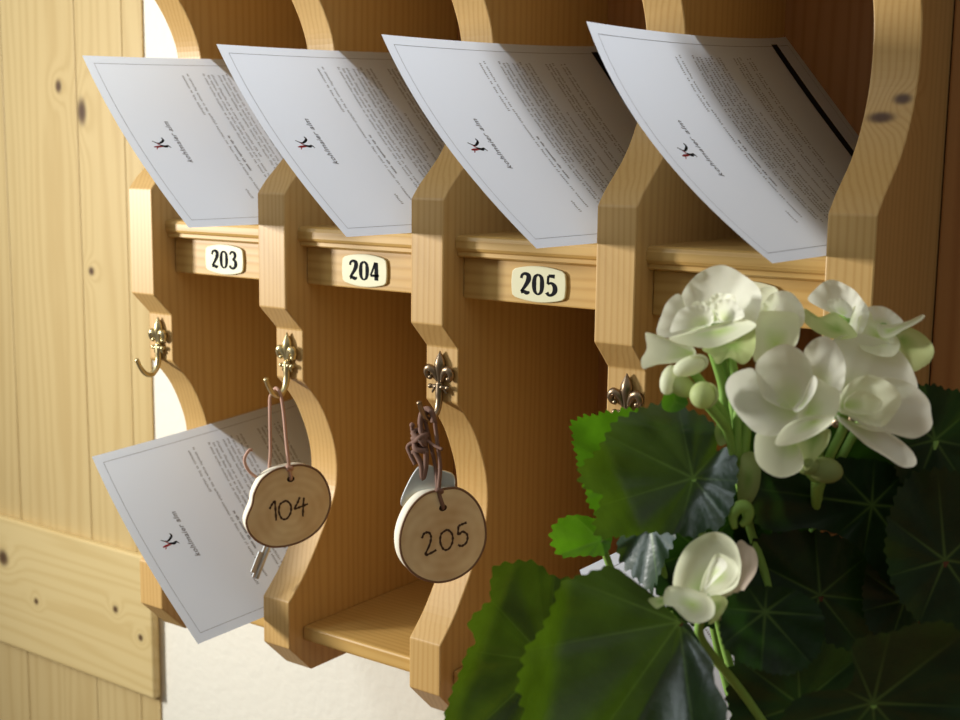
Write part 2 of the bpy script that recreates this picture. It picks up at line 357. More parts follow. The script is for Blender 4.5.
def page_text(bm, f):
    rnd = random.Random(11)
    def dash(s0, s1, w0, w1, mi=0, h=.00022):
        n = max(1, int(abs(s1-s0)/.006)); 
        for i in range(n):
            a, b = s0+(s1-s0)*i/n, s0+(s1-s0)*(i+1)/n
            v = [bm.verts.new(f(a, w0, h)), bm.verts.new(f(b, w0, h)), bm.verts.new(f(b, w1, h)), bm.verts.new(f(a, w1, h))]
            q = bm.faces.new(v); q.material_index = mi
    def row(w, s0, s1, heavy=1.0):
        s = s0
        while s < s1:
            nw = rnd.randint(2, 9)
            for _ in range(nw):
                if s > s1: break
                x = rnd.random()
                hgt = .0011*(1.35 if x > .8 else 1)
                dash(s, s+.00045*heavy, w, w+hgt*1.25, 0)
                if x < .6: dash(s, s+.00075, w+(0 if x < .3 else .0008), w+.00045*heavy+(0 if x < .3 else .0008), 0)
                s += .00105
            s += .0011
    # frame line
    e = .0052
    for a in ((e, LW-e, e, e+.0003), (e, LW-e, LL-e-.0003, LL-e)): dash(*a, 1)
    for s in (e, LW-e):
        n = 24
        for i in range(n):
            w0 = e+(LL-2*e)*i/n; w1 = e+(LL-2*e)*(i+1)/n
            v = [bm.verts.new(f(s, w0, .0002)), bm.verts.new(f(s+.0003, w0, .0002)), bm.verts.new(f(s+.0003, w1, .0002)), bm.verts.new(f(s, w1, .0002))]
            q = bm.faces.new(v); q.material_index = 1
    row(.0625, .082, .111); row(.0665, .022, .111, 1.0); row(.0705, .040, .066, 1.7)
    for w, a in ((.0785, .020), (.0818, .018), (.0851, .050), (.0900, .018), (.0933, .018), (.0966, .020), (.1010, .020), (.1043, .050)): row(w, a, .111)
    row(.1100, .030, .080)
    for w, a, b in ((.1190, .016, .111), (.1223, .016, .111), (.1256, .06, .111), (.1330, .02, .111), (.1363, .05, .111)): row(w, a, b)
    row(.0575, .0195, .0265)
LOGO_B = [[(.0712, .0270, .0006), (.0690, .0274, .0016), (.0668, .0240, .0014), (.0664, .0216, .0009), (.0684, .0178, .0005)],
          [(.0646, .0222, .0010), (.0634, .0262, .0019), (.0640, .0285, .0012), (.0622, .0300, .0004)]]
LOGO_R = [[(.0632, .0165, .0006), (.0634, .0195, .0016), (.0636, .0240, .0010)], [(.0672, .0200, .0005), (.0652, .0218, .0009), (.0640, .0232, .0007)], [(.0612, .0176, .0004), (.0626, .0190, .0009)]]
def name_mesh():
    cu = bpy.data.curves.new('letterhead', 'FONT'); cu.body = 'kohlmaier alm'; cu.size = .0042; cu.shear = .25; cu.space_character = 1.12; cu.offset = .00009
    o = bpy.data.objects.new('letterhead', cu); COL.objects.link(o)
    dg = bpy.context.evaluated_depsgraph_get(); dg.update()
    me = bpy.data.meshes.new_from_object(o.evaluated_get(dg)); bpy.data.objects.remove(o)
    vs = [v.co.copy() for v in me.vertices]; fs = [list(p.vertices) for p in me.polygons]; bpy.data.meshes.remove(me)
    return vs, fs
NV, NF = name_mesh()
NX0, NX1 = min(v.x for v in NV), max(v.x for v in NV)
def letter(label, dx, dz, yf, twist=0.0, sag=1.0, tx=0.0, tz=0.0):
    f = letter_surface(dx, dz, yf, sag, twist, tx, tz)
    root = thing('letter', label, 'letter', (dx+.4192, .05, dz-.0084), 'printed letters in the pigeonholes')
    bm = bmesh.new(); ns, nw = 30, 24
    g = [[bm.verts.new(f(LW*i/ns, LL*j/nw, 0)) for j in range(nw+1)] for i in range(ns+1)]
    for i in range(ns):
        for j in range(nw): bm.faces.new((g[i][j], g[i][j+1], g[i+1][j+1], g[i+1][j]))
    obj('sheet', bm, M_paper, root, smooth=True)
    bm = bmesh.new(); page_text(bm, f); obj('printed_text', bm, [M_ink, M_inkl], root)
    bm = bmesh.new()
    vs = [bm.verts.new(f(.0475+(v.x-NX0)/(NX1-NX0)*.030, .0340-v.y*1.15, .00022)) for v in NV]
    for q in NF:
        try: bm.faces.new([vs[i] for i in q])
        except ValueError: pass
    obj('letterhead_name', bm, M_ink, root)
    bm = bmesh.new()
    lg = lambda a, b, h: f(.0612+(a-.0655)*.82, .0198+(b-.0230)*.82, .0002+h)
    strokes(bm, LOGO_B, lg, .00005, 0); strokes(bm, LOGO_R, lg, .00005, 1)
    obj('emblem', bm, [M_black, M_red], root)
    bm = bmesh.new(); n = 40
    for i in range(n):
        a, b = .004+(LW-.008)*i/n, .004+(LW-.008)*(i+1)/n
        bm.faces.new([bm.verts.new(f(p, q, .00022)) for p, q in ((a, .1710), (b, .1710), (b, .1780), (a, .1780))])
    obj('painted_gap_band', bm, M_black, root)  # dark gap behind the sheet, painted on as a black strip
letter('white printed letter in the upper left pigeonhole, its corner against the wall boards', -3*S, 0, -.0475, sag=.45, tx=-.0005, tz=-.002)
letter('white printed letter in the upper pigeonhole over the 204 plate, second from left', -2*S, 0, -.0462, sag=.5, tx=-.0042)
letter('white printed letter in the upper pigeonhole over the 205 plate, third from left', -1*S, 0, -.0468, sag=.62, tx=-.0040)
letter('white printed letter top right beside the knotted end upright, painted dark gap showing', 0, 0, -.050, sag=.88, tx=-.002)
letter('white printed letter leaning in the lower left pigeonhole, behind the 104 tag', -3*S, -.2208, -.0475, twist=.02, sag=.42, tx=-.0040)
letter('white printed letter mostly hidden behind the begonia leaves', 0, -.2225, -.0480)

# ------------------------------------------------------------------ key tags
def burnt(bm, lines, fn, r):
    for ln in lines:
        P = smooth_pts([(a, b, 0) for a, b in ln], 7)
        strokes(bm, [[(p.x, p.y, r*(1+.3*math.sin(9*i))) for i, p in enumerate(P[::2])]], fn, .00008)
HD = {
 '1': [[(.0, .62), (.16, .86), (.30, 1.0)], [(.30, 1.0), (.31, .5), (.32, .0)]],
 '0': [[(.34, .98), (.10, .84), (.02, .45), (.16, .06), (.42, .02), (.64, .32), (.66, .72), (.46, .98), (.30, .97)]],
 '4': [[(.30, 1.0), (.16, .72), (.0, .46), (.30, .50), (.72, .60)], [(.52, .95), (.46, .5), (.42, .0)]],
 '2': [[(.0, .80), (.14, 1.0), (.38, .98), (.46, .74), (.34, .40), (.10, .02), (.36, .02), (.70, .12)]],
 '5': [[(.60, 1.04), (.32, 1.0), (.16, .96)], [(.16, .96), (.12, .58), (.36, .66), (.58, .44), (.50, .12), (.24, .0), (.06, .10)]],
}
def tag(label, c, outline, number, ang, roll, gl):
    """wooden branch slice; local frame: e1 across, e3 up, n face normal"""
    n = Vector((math.sin(ang), -math.cos(ang), 0)); e1 = Vector((math.cos(ang), math.sin(ang), 0)); e3 = Vector((0, 0, 1))
    e1r = e1*math.cos(roll)+e3*math.sin(roll); e3r = -e1*math.sin(roll)+e3*math.cos(roll)
    c = Vector(c); th = .0080
    root = thing('key_tag', label, 'key tag', c)
    Pn = lambda a, b, h: c+e1r*a+e3r*b+n*h
    hole = [(.0015+.0022*math.cos(t), .0145+.0017*math.sin(t)) for t in [2*math.pi*i/14 for i in range(14)]]
    O = [(p.x, p.y) for p in smooth_pts([(a, b, 0) for a, b in outline], 6, True)]
    # front and back faces with a drilled hole, rim between
    bm = bmesh.new()
    vs = [Vector(p) for p in O]+[Vector(p) for p in hole]; no = len(O); nh = len(hole)
    ed = [(i, (i+1) % no) for i in range(no)]+[(no+i, no+(i+1) % nh) for i in range(nh)]
    r = delaunay_2d_cdt(vs, ed, [], 0, 1e-7)
    V2, F2 = r[0], r[2]
    inhole = lambda p: (p.x-.0015)**2/.0022**2+(p.y-.0145)**2/.0017**2 < .97
    for h, fl in ((th/2, 0), (-th/2, 1)):
        B = [bm.verts.new(Pn(v.x, v.y, h)) for v in V2]
        for fc in F2:
            cc = sum((V2[i] for i in fc), Vector((0, 0)))/len(fc)
            if inhole(cc) or not point_in(cc, O): continue
            bm.faces.new([B[i] for i in (fc if not fl else fc[::-1])])
    for L, mi in ((O, 1), (hole, 2)):
        A = [bm.verts.new(Pn(a, b, th/2)) for a, b in L]; B = [bm.verts.new(Pn(a*.995, b*.995, -th/2)) for a, b in L]
        for i in range(len(L)):
            j = (i+1) % len(L); q = bm.faces.new((A[i], A[j], B[j], B[i])); q.material_index = mi; q.smooth = True
    bmesh.ops.remove_doubles(bm, verts=bm.verts, dist=1e-6); bmesh.ops.recalc_face_normals(bm, faces=bm.faces)
    me_o = obj('wooden_slice', bm, [M_slice, M_split, M_burn], root)
    # the thin dark bark line round the front edge
    bm = bmesh.new(); B = [Pn(a*1.002, b*1.002, th/2-.0001) for a, b in O]; B.append(B[0]); tube(bm, B, .00062, 6, cap=False); obj('bark_edge', bm, M_bark, root)
    bm = bmesh.new(); h = gl
    wd = sum({'1': .42, '0': .78, '4': .80, '2': .80, '5': .72}[q] for q in number)*h*1.05; x = -wd/2+(.0022 if number == '205' else .0006)
    for i, q in enumerate(number):
        burnt(bm, HD[q], lambda a, b, hh, x=x, i=i: Pn(x+a*h*.95, -.0075+b*h*(1, .92, 1)[i], th/2+.00003+hh), .105)
        x += {'1': .42, '0': .78, '4': .80, '2': .80, '5': .72}[q]*h*1.05
    obj('burnt_number', bm, M_burn, root)
    return root, Pn
def point_in(p, O):
    s = False
    for i in range(len(O)):
        a, b = O[i], O[i-1]
        if (a[1] > p.y) != (b[1] > p.y) and p.x < (b[0]-a[0])*(p.y-a[1])/(b[1]-a[1])+a[0]: s = not s
    return s
ANG = math.radians(62)
c104 = (.1205, .0040, -.1603)
o104 = [(.0, .0215), (.0090, .0212), (.0175, .0165), (.0225, .0075), (.0235, -.0030), (.0190, -.0130), (.0110, -.0195), (.0, -.0225), (-.0120, -.0215), (-.0210, -.0150), (-.0243, -.0060), (-.0205, .0035), (-.0190, .0095), (-.0145, .0165), (-.0075, .0205)]
t104, P104 = tag('round wooden key tag burnt with 104 on a pink cord', c104, o104, '104', ANG, math.radians(2), .0112)
# cord: a loop over the hook, two strands, knot, through the hole
bm = bmesh.new()
hk = Vector((.115, .0008, -.0992)); top = P104(.0015, .0150, .0); kn = P104(.0010, .0205, .0040)
s1 = [P104(.0018, .0142, -.004), P104(.0017, .0146, .0038), kn, Vector((.1218, .0028, -.1265)), Vector((.1200, .0030, -.1120)), Vector((.1186, .0028, -.1020)), Vector((.1179, .0024, -.0995)), Vector((.1165, .0024, -.0974)), Vector((.1150, .0026, -.0966)), Vector((.1135, .0024, -.0974)), Vector((.1122, .0018, -.1000)), Vector((.1119, .0006, -.1025)), at(270, 420, .706), at(270.5, 450, .709), P104(-.0075, .0180, -.0045), P104(-.0030, .0165, -.0045), P104(.0012, .0150, -.004)]
tube(bm, smooth_pts(s1, 7), .00095, 8)
tube(bm, smooth_pts([kn+Vector((-.0016, .0005, 0)), kn+Vector((0, -.0016, .0012)), kn+Vector((.0016, 0, .0006)), kn+Vector((.0003, .0014, -.0006)), kn+Vector((-.0014, .0004, .0014)), kn+Vector((.0006, -.0014, -.0008))], 6), .0010, 8)
tube(bm, smooth_pts([P104(-.0050, .0170, -.004), P104(-.0120, .0145, -.005), P104(-.0185, .0190, -.005), P104(-.0212, .0260, -.005), P104(-.0185, .0310, -.005), P104(-.0165, .0312, -.005)], 7), .00085, 8)
obj('cord', bm, M_cord, t104, smooth=True)
# key hanging behind the 104 slice
bm = bmesh.new(); a = P104(-.0040, -.0120, -.0055); b = P104(-.0178, -.0415, -.0055)
ax = (b-a).normalized(); sd = Vector((0, 0, 0)); nn = Vector((math.sin(ANG), -math.cos(ANG), 0)); sd = ax.cross(nn).normalized()
tube(bm, [a, b], .0014, 10)
for k0, k1, w_ in ((.0, 1.0, .0026), (.55, .92, .0044)):
    p, q = a+(b-a)*k0, a+(b-a)*k1; vv = []
    for h in (-.0006, .0006):
        vv.append([bm.verts.new(x+nn*h) for x in (p, q, q+sd*w_, p+sd*w_)])
    bm.faces.new(vv[0]); bm.faces.new(vv[1][::-1])
    for i in range(4):
        j = (i+1) % 4; bm.faces.new((vv[0][i], vv[1][i], vv[1][j], vv[0][j]))
bmesh.ops.recalc_face_normals(bm, faces=bm.faces)
obj('key', bm, M_steel, t104)

c205 = (.2243, .0062, -.1592)
o205 = [(.0, .0240), (.0110, .0225), (.0195, .0145), (.0235, .0035), (.0230, -.0085), (.0165, -.0185), (.0060, -.0235), (-.0060, -.0230), (-.0165, -.0165), (-.0225, -.0065), (-.0225, .0055), (-.0170, .0165), (-.0090, .0228)]
t205, P205 = tag('oval wooden key tag burnt with 205, steel key behind it', c205, o205, '205', ANG, math.radians(6), .0112)
bm = bmesh.new(); hk = Vector((.220, .0026, -.0998)); kn = P205(.0, .0235, .0042)
s1 = [P205(.0018, .0142, -.004), P205(.0017, .0146, .0038), kn, Vector((.2264, .0036, -.1240)), Vector((.2248, .0036, -.1130)), Vector((.2234, .0034, -.1040)), Vector((.2231, .0034, -.1005)), Vector((.2216, .0034, -.0976)), Vector((.2200, .0036, -.0966)), Vector((.2182, .0036, -.0974)), Vector((.2168, .0036, -.1008)), Vector((.2190, .0040, -.1100)), Vector((.2225, .0044, -.1230)), kn+Vector((-.0018, .0012, .003)), kn+Vector((-.0018, .0012, .0))]
tube(bm, smooth_pts(s1, 7), .00105, 8)
tube(bm, smooth_pts([kn+Vector((-.0016, .0005, 0)), kn+Vector((0, -.0016, .0012)), kn+Vector((.0016, 0, .0006)), kn+Vector((.0003, .0014, -.0006)), kn+Vector((-.0014, .0004, .0014))], 6), .0011, 8)
obj('cord', bm, M_cordd, t205, smooth=True)
# knotted second cord and key bow behind
bm = bmesh.new(); k0 = Vector((.2163, .0000, -.1115)); rr = random.Random(3)
pts = [Vector((.2240, .0010, -.1010)), Vector((.2230, .0012, -.0966)), Vector((.2200, .0014, -.0948)), Vector((.2170, .0012, -.0966)), Vector((.2158, .0010, -.1015)), k0+Vector((.001, 0, .004))]
for i in range(16):
    a = i*1.9; pts.append(k0+Vector((.0036*math.cos(a), .0030*math.sin(a), .0035*math.sin(a*.6)-.0003*i+.002)))
pts += [k0+Vector((-.002, -.001, -.006)), k0+Vector((.001, 0, -.012)), k0+Vector((.001, .001, -.019)), k0+Vector((.003, .001, -.012)), k0+Vector((.004, 0, -.004))]
tube(bm, smooth_pts(pts, 6), .00145, 8)
tube(bm, smooth_pts([k0+Vector((-.002, 0, 0)), k0+Vector((-.006, -.002, -.003)), k0+Vector((-.0045, -.002, -.007)), k0+Vector((-.002, -.001, -.012))], 6), .0011, 8)
tube(bm, smooth_pts([k0+Vector((-.001, 0, .002)), k0+Vector((-.0035, -.0015, .005)), k0+Vector((-.0038, -.0015, .0075))], 6), .0009, 8)
ell(bm, k0+Vector((-.0038, -.0015, .0080)), (.0014, .0014, .0014), useg=10, vseg=8)
tube(bm, smooth_pts([k0+Vector((.002, 0, .002)), k0+Vector((.008, .001, -.0010)), k0+Vector((.013, .0015, -.0025))], 6), .0008, 8)
obj('knotted_cord', bm, M_cordd, t205, smooth=True)
bm = bmesh.new(); e1 = Vector((math.cos(math.radians(40)), math.sin(math.radians(40)), 0)); nn = Vector((math.sin(math.radians(40)), -math.cos(math.radians(40)), 0)); kc = Vector((.2185, .0040, -.1345))
bow = [(-.0050, .0100), (.0000, .0110), (.0060, .0085), (.0125, .0060), (.0135, .0), (.0110, -.0090), (.0, -.0110), (-.0110, -.0110), (-.0138, -.0080), (-.0100, .0020)]
bow = [(p.x, p.y) for p in smooth_pts([(a_, b_, 0) for a_, b_ in bow], 5, True)]
prism(bm, bow, lambda a_, b_, t: kc+e1*a_+Vector((0, 0, 1))*b_+nn*t, .0020); bmesh.ops.recalc_face_normals(bm, faces=bm.faces)
kb = obj('key', bm, M_steel, t205, bevel=.0005)

# ------------------------------------------------------------------ begonia
def leaf_mat(name, col, tr, trans=.30, gloss=.55, coat=.25):
    m, n, l, b, t = sheet_mat(name, col, trans, .38, tr, gloss)
    a = n.new('ShaderNodeAttribute'); a.attribute_name = 'vein'
    tc = n.new('ShaderNodeTexCoord'); no = n.new('ShaderNodeTexNoise'); no.inputs['Scale'].default_value = 70; no.inputs['Detail'].default_value = 4
    l.new(tc.outputs['Object'], no.inputs['Vector'])
    c = ramp(n, l, no.outputs[0], [(.3, tuple(x*.7 for x in col)), (.7, tuple(x*1.3 for x in col))])
    mx = n.new('ShaderNodeMix'); mx.data_type = 'RGBA'; l.new(a.outputs['Fac'], mx.inputs['Factor']); l.new(c, mx.inputs[6]); mx.inputs[7].default_value = (.16, .27, .06, 1)
    l.new(mx.outputs[2], b.inputs['Base Color'])
    c2 = ramp(n, l, no.outputs[0], [(.3, tuple(x*.75 for x in tr)), (.7, tuple(x*1.25 for x in tr))]); l.new(c2, t.inputs[0])
    bp = n.new('ShaderNodeBump'); bp.inputs['Strength'].default_value = .25; bp.inputs['Distance'].default_value = .0012
    n2 = n.new('ShaderNodeTexNoise'); n2.inputs['Scale'].default_value = 260; l.new(tc.outputs['Object'], n2.inputs['Vector']); l.new(n2.outputs[0], bp.inputs['Height']); l.new(bp.outputs[0], b.inputs['Normal'])
    b.inputs['Coat Weight'].default_value = coat; b.inputs['Coat Roughness'].default_value = .25
    return m
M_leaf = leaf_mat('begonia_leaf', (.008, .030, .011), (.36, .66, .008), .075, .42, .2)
M_leafy = leaf_mat('backlit_begonia_leaf', (.045, .15, .012), (.20, .54, .012), .26, .35, .1)  # brighter leaf copy: light from behind is put into the colour
M_leafd = leaf_mat('shaded_begonia_leaf', (.011, .028, .010), (.05, .16, .01), .12, .3, .0)  # duller leaf copy: shade of the right side is put into the material
def petal_mat(name, col, base, tr=.42):
    m, n, l, b, t = sheet_mat(name, col, tr, .55, col, .3)
    a = n.new('ShaderNodeAttribute'); a.attribute_name = 'rad'
    c = ramp(n, l, a.outputs['Fac'], [(.0, base), (.55, col)])
    l.new(c, b.inputs['Base Color']); l.new(c, t.inputs[0])
    return m
M_white = petal_mat('white_petal', (.93, .93, .79), (.72, .82, .40))
M_cream = petal_mat('cream_petal', (.89, .91, .68), (.60, .76, .26))
M_lime = petal_mat('lime_petal', (.62, .70, .32), (.34, .52, .12), .4)
M_pink = petal_mat('blush_petal', (.72, .60, .50), (.66, .66, .40))
M_olive = petal_mat('olive_bract', (.33, .40, .14), (.22, .34, .08), .35)
M_stem = plain('green_stem', (.24, .42, .08), .5)
M_rstem = plain('reddish_stem', (.12, .045, .02), .6, spec=.15)

pot = thing('potted_begonia', 'potted begonia with white double flowers and dark green leaves before the rack', 'houseplant', (.470, -.080, -.45))
def add_attr(o, name, vals):
    at_ = o.data.attributes.new(name, 'FLOAT', 'POINT'); at_.data.foreach_set('value', vals)
def blade(name, outline, c, d, parent, m, grad=(0, 0), cup=0.0, saddle=(0, 0), serr=0.0, nserr=60, veins=0, wave=0.0, thick=.0004, rings=16, nang=144, sharp=False, bend=None, frill=0.0, seed=0, fold=None, curl=0.0):
    """a leaf or petal: outline traced round its base point c; depth d at c.
    grad = slope of the depth over (right, down); cup > 0 brings the rim towards the viewer"""
    k = d/FPX; cu, cv = c
    O = [(p[0]-cu, p[1]-cv) for p in outline]
    O = [(p.x, p.y) for p in (smooth_pts([(a, b, 0) for a, b in O], 10, True))]
    # resample evenly along the outline
    Ln = [0]
    for i in range(len(O)): a, b = O[i], O[(i+1) % len(O)]; Ln.append(Ln[-1]+math.hypot(b[0]-a[0], b[1]-a[1]))
    P = []; i = 0
    for j in range(nang):
        q = Ln[-1]*j/nang
        while Ln[i+1] < q: i += 1
        t = (q-Ln[i])/max(1e-9, Ln[i+1]-Ln[i]); a, b = O[i], O[(i+1) % len(O)]; P.append((a[0]+(b[0]-a[0])*t, a[1]+(b[1]-a[1])*t))
    rmax = max(math.hypot(*p) for p in P)
    rnd = random.Random(seed+int(cu*7+cv)); ph = rnd.random()*6
    va = sorted(rnd.random()*.25+i for i in range(veins)) if veins else []
    vang = [2*math.pi*x/max(1, veins) for x in va]
    bm = bmesh.new(); rad = []; vn = []
    def put(x, y, q, ang):
        r = math.hypot(x, y)/rmax
        dep = grad[0]*x+grad[1]*y - cup*rmax*r*r + saddle[0]*x*abs(x)/rmax + saddle[1]*y*abs(y)/rmax
        for fa, f0, fs in (fold or ()):
            fx = (x*math.cos(fa)+y*math.sin(fa))-f0
            if fx > 0: dep -= fs*(math.sqrt(fx*fx+36)-6)
        if wave: dep += wave*rmax*r*r*(math.sin(5*ang+ph)+.5*math.sin(11*ang+ph*2))
        if curl: dep -= curl*rmax*q**7
        if frill: dep += frill*rmax*(q**6)*math.sin(17*ang+ph)
        v = 0
        if veins:
            dm = min(abs((ang-w_+math.pi) % (2*math.pi)-math.pi) for w_ in vang)
            dist = dm*max(r, .02)*rmax
            wv = 1.5*(1-.75*q)
            v = math.exp(-(dist/wv)**2)*(1-.75*q); dep += .012*rmax*math.exp(-(dist/(rmax*.05))**2)*(q**.5)
            dep -= .010*rmax*(q)*abs(math.sin(veins*ang/2+ph))
        rad.append(q); vn.append(min(1, v*.55))
        return at(cu+x, cv+y, d+dep*k)
    c0 = bm.verts.new(put(0, 0, 0, 0)); prev = None
    for ri in range(1, rings+1):
        q = ri/rings; ring = []
        for j, (x, y) in enumerate(P):
            s = q
            if serr and q > .8:
                s = q*(1+.8*serr*((q-.8)/.2)*(math.cos(2*math.pi*j*round(nserr*.75)/nang)+.5*math.sin(2*math.pi*j*17/nang+ph)))
            ring.append(bm.verts.new(put(x*s, y*s, q, math.atan2(y, x))))
        for j in range(nang):
            j2 = (j+1) % nang
            if prev is None: bm.faces.new((c0, ring[j], ring[j2]))
            else: bm.faces.new((prev[j], ring[j], ring[j2], prev[j2]))
        prev = ring
    o = obj(name, bm, m, parent, smooth=True)
    add_attr(o, 'rad', rad)
    if veins: add_attr(o, 'vein', vn)
    return o
def Z(ox, oy, sc, pts): return [(ox+a/sc, oy+b/sc) for a, b in pts]

BASE = Vector((.470, -.062, -.285))
def stem_to(p, m, r=.0016, sagv=.0, name='stem', mid=None):
    p = Vector(p); bm = bmesh.new(); md = mid or (BASE*.30+p*.70+F*.022+Vector((0, 0, -.012)))
    tube(bm, smooth_pts([BASE+Vector((random.uniform(-.012, .012), random.uniform(-.012, .012), -.03)), BASE*.8+p*.2, md, p], 8), lambda t: r*(1.35-.45*t), 10)
    return obj(name, bm, m, pot, smooth=True)

# leaves: outline, attachment, depth
LF = []
L1 = Z(560, 400, 3.6, [(255, 45), (300, 30), (350, 8), (410, 8), (450, 25), (500, 50), (545, 75), (570, 120), (566, 180), (600, 168), (630, 190), (640, 240), (635, 300), (625, 360), (600, 425), (570, 465), (530, 468), (490, 492), (420, 485), (330, 478), (240, 492), (150, 495), (117, 460), (130, 410), (143, 345), (95, 318), (65, 290), (78, 240), (110, 200), (150, 165), (165, 120), (200, 78)])
LF.append(('leaf', L1, (693, 478), .455, M_leaf, dict(grad=(.05, .0), cup=.10, wave=.07, serr=.03, veins=7, fold=((.5, 8, 1.0), (2.75, 66, 1.3), (-1.45, 45, -1.1)))))
L1b = Z(560, 400, 3.6, [(300, 420), (400, 430), (415, 490), (395, 545), (370, 600), (350, 650), (325, 697), (290, 660), (250, 620), (218, 580), (205, 525), (230, 460)])
LF.append(('leaf', L1b, (650, 522), .470, M_leaf, dict(grad=(-.7, -.35), cup=.2, wave=.16, serr=.05, nserr=30, veins=5)))
L2 = [(572, 421), (590, 415), (607, 412), (640, 410), (662, 440), (655, 500), (625, 520), (594, 512), (584, 488), (578, 465), (573, 442)]
LF.append(('leaf', L2, (640, 480), .508, M_leafy, dict(grad=(.15, 0), cup=.2, wave=.04, serr=.03, veins=7)))
L3 = [(552, 545), (551, 530), (560, 519), (573, 515), (590, 517), (606, 525), (612, 540), (604, 555), (582, 556), (562, 557)]
LF.append(('leaf', L3, (600, 540), .500, M_leafy, dict(grad=(.3, -.5), cup=.4, wave=.06, serr=.04, nserr=24, veins=5)))
L5 = Z(440, 550, 3, [(160, 55), (200, 38), (250, 30), (300, 45), (345, 80), (420, 110), (420, 300), (400, 520), (300, 640), (120, 700), (20, 640), (5, 560), (20, 470), (42, 410), (68, 340), (82, 305), (105, 270), (88, 235), (92, 205), (130, 165), (152, 150), (150, 105)])
LF.append(('leaf', L5, (548, 662), .470, M_leaf, dict(grad=(.12, .1), cup=.10, wave=.06, serr=.02, veins=8, fold=((3.5, 62, .9),))))
L4 = Z(440, 550, 3, [(345, 130), (370, 98), (410, 78), (470, 60), (520, 50), (580, 90), (640, 135), (700, 190), (722, 208), (750, 225), (785, 285), (818, 335), (825, 400), (862, 470), (850, 530), (800, 620), (700, 700), (560, 740), (430, 700), (340, 640), (275, 560), (248, 500), (238, 440), (235, 380), (246, 330), (262, 290), (300, 240), (330, 190)])
LF.append(('leaf', L4, (679, 622), .425, M_leaf, dict(grad=(.10, .0), cup=.10, wave=.05, serr=.02, veins=9, fold=((.5, 10, 1.05), (3.3, 112, 1.2)))))
L6 = Z(640, 470, 2.88, [(240, 380), (300, 345), (380, 335), (460, 350), (520, 400), (530, 480), (500, 550), (430, 590), (340, 575), (270, 540), (232, 480)])
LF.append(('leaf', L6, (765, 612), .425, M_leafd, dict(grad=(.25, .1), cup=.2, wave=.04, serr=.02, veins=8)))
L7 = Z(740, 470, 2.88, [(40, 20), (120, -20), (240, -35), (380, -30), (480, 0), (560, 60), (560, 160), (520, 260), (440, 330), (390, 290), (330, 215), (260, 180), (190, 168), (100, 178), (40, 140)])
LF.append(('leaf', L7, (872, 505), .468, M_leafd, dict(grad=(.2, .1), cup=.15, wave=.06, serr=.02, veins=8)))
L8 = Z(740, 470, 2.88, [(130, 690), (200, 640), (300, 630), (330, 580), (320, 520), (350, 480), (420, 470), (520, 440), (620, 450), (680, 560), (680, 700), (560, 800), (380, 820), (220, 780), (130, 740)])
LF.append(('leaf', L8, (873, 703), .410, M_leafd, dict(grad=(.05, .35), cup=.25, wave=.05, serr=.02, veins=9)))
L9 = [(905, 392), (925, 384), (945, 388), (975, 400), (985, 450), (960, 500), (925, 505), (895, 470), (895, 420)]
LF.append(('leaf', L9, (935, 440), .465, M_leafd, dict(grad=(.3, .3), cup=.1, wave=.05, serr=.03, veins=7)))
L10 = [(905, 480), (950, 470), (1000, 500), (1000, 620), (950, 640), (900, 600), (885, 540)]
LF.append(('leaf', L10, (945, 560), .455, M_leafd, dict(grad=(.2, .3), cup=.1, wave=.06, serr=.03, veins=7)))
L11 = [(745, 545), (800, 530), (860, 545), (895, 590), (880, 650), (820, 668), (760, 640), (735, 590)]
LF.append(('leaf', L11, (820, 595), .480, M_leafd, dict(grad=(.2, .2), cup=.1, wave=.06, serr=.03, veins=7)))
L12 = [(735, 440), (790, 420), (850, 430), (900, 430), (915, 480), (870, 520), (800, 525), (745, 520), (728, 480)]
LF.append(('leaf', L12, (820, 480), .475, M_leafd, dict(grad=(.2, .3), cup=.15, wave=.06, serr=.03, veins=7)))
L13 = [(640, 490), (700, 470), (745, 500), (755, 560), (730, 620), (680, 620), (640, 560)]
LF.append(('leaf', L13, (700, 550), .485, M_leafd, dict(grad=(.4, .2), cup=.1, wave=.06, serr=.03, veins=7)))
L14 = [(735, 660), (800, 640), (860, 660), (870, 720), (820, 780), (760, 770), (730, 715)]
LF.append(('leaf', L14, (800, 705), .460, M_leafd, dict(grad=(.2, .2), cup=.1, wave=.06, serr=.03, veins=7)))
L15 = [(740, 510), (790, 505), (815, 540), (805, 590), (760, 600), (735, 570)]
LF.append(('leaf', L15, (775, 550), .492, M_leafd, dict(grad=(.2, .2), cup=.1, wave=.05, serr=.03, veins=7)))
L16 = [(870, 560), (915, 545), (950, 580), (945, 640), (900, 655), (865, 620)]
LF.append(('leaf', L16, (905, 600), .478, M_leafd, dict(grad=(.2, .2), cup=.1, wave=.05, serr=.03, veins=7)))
for nm, o_, c_, d_, m_, kw in LF:
    o_ = blade(nm, o_, c_, d_, pot, m_, thick=.0005, rings=22, nang=360, **kw)
    if m_ is M_leafy: o_['label'] = 'bright green backlit leaf'
    elif m_ is M_leafd: o_['label'] = 'dark shaded leaf'
for c_, d_, m_ in (((693, 478), .455, M_stem), ((640, 480), .49, M_stem), ((600, 540), .5, M_stem), ((650, 522), .47, M_stem), ((679, 622), .425, M_rstem), ((548, 662), .47, M_rstem), ((873, 703), .41, M_stem), ((935, 440), .465, M_stem), ((945, 560), .455, M_rstem), ((820, 595), .48, M_rstem), ((820, 480), .475, M_stem), ((700, 550), .485, M_stem), ((800, 705), .46, M_rstem)):
    stem_to(at(*c_, d_+.001), m_)

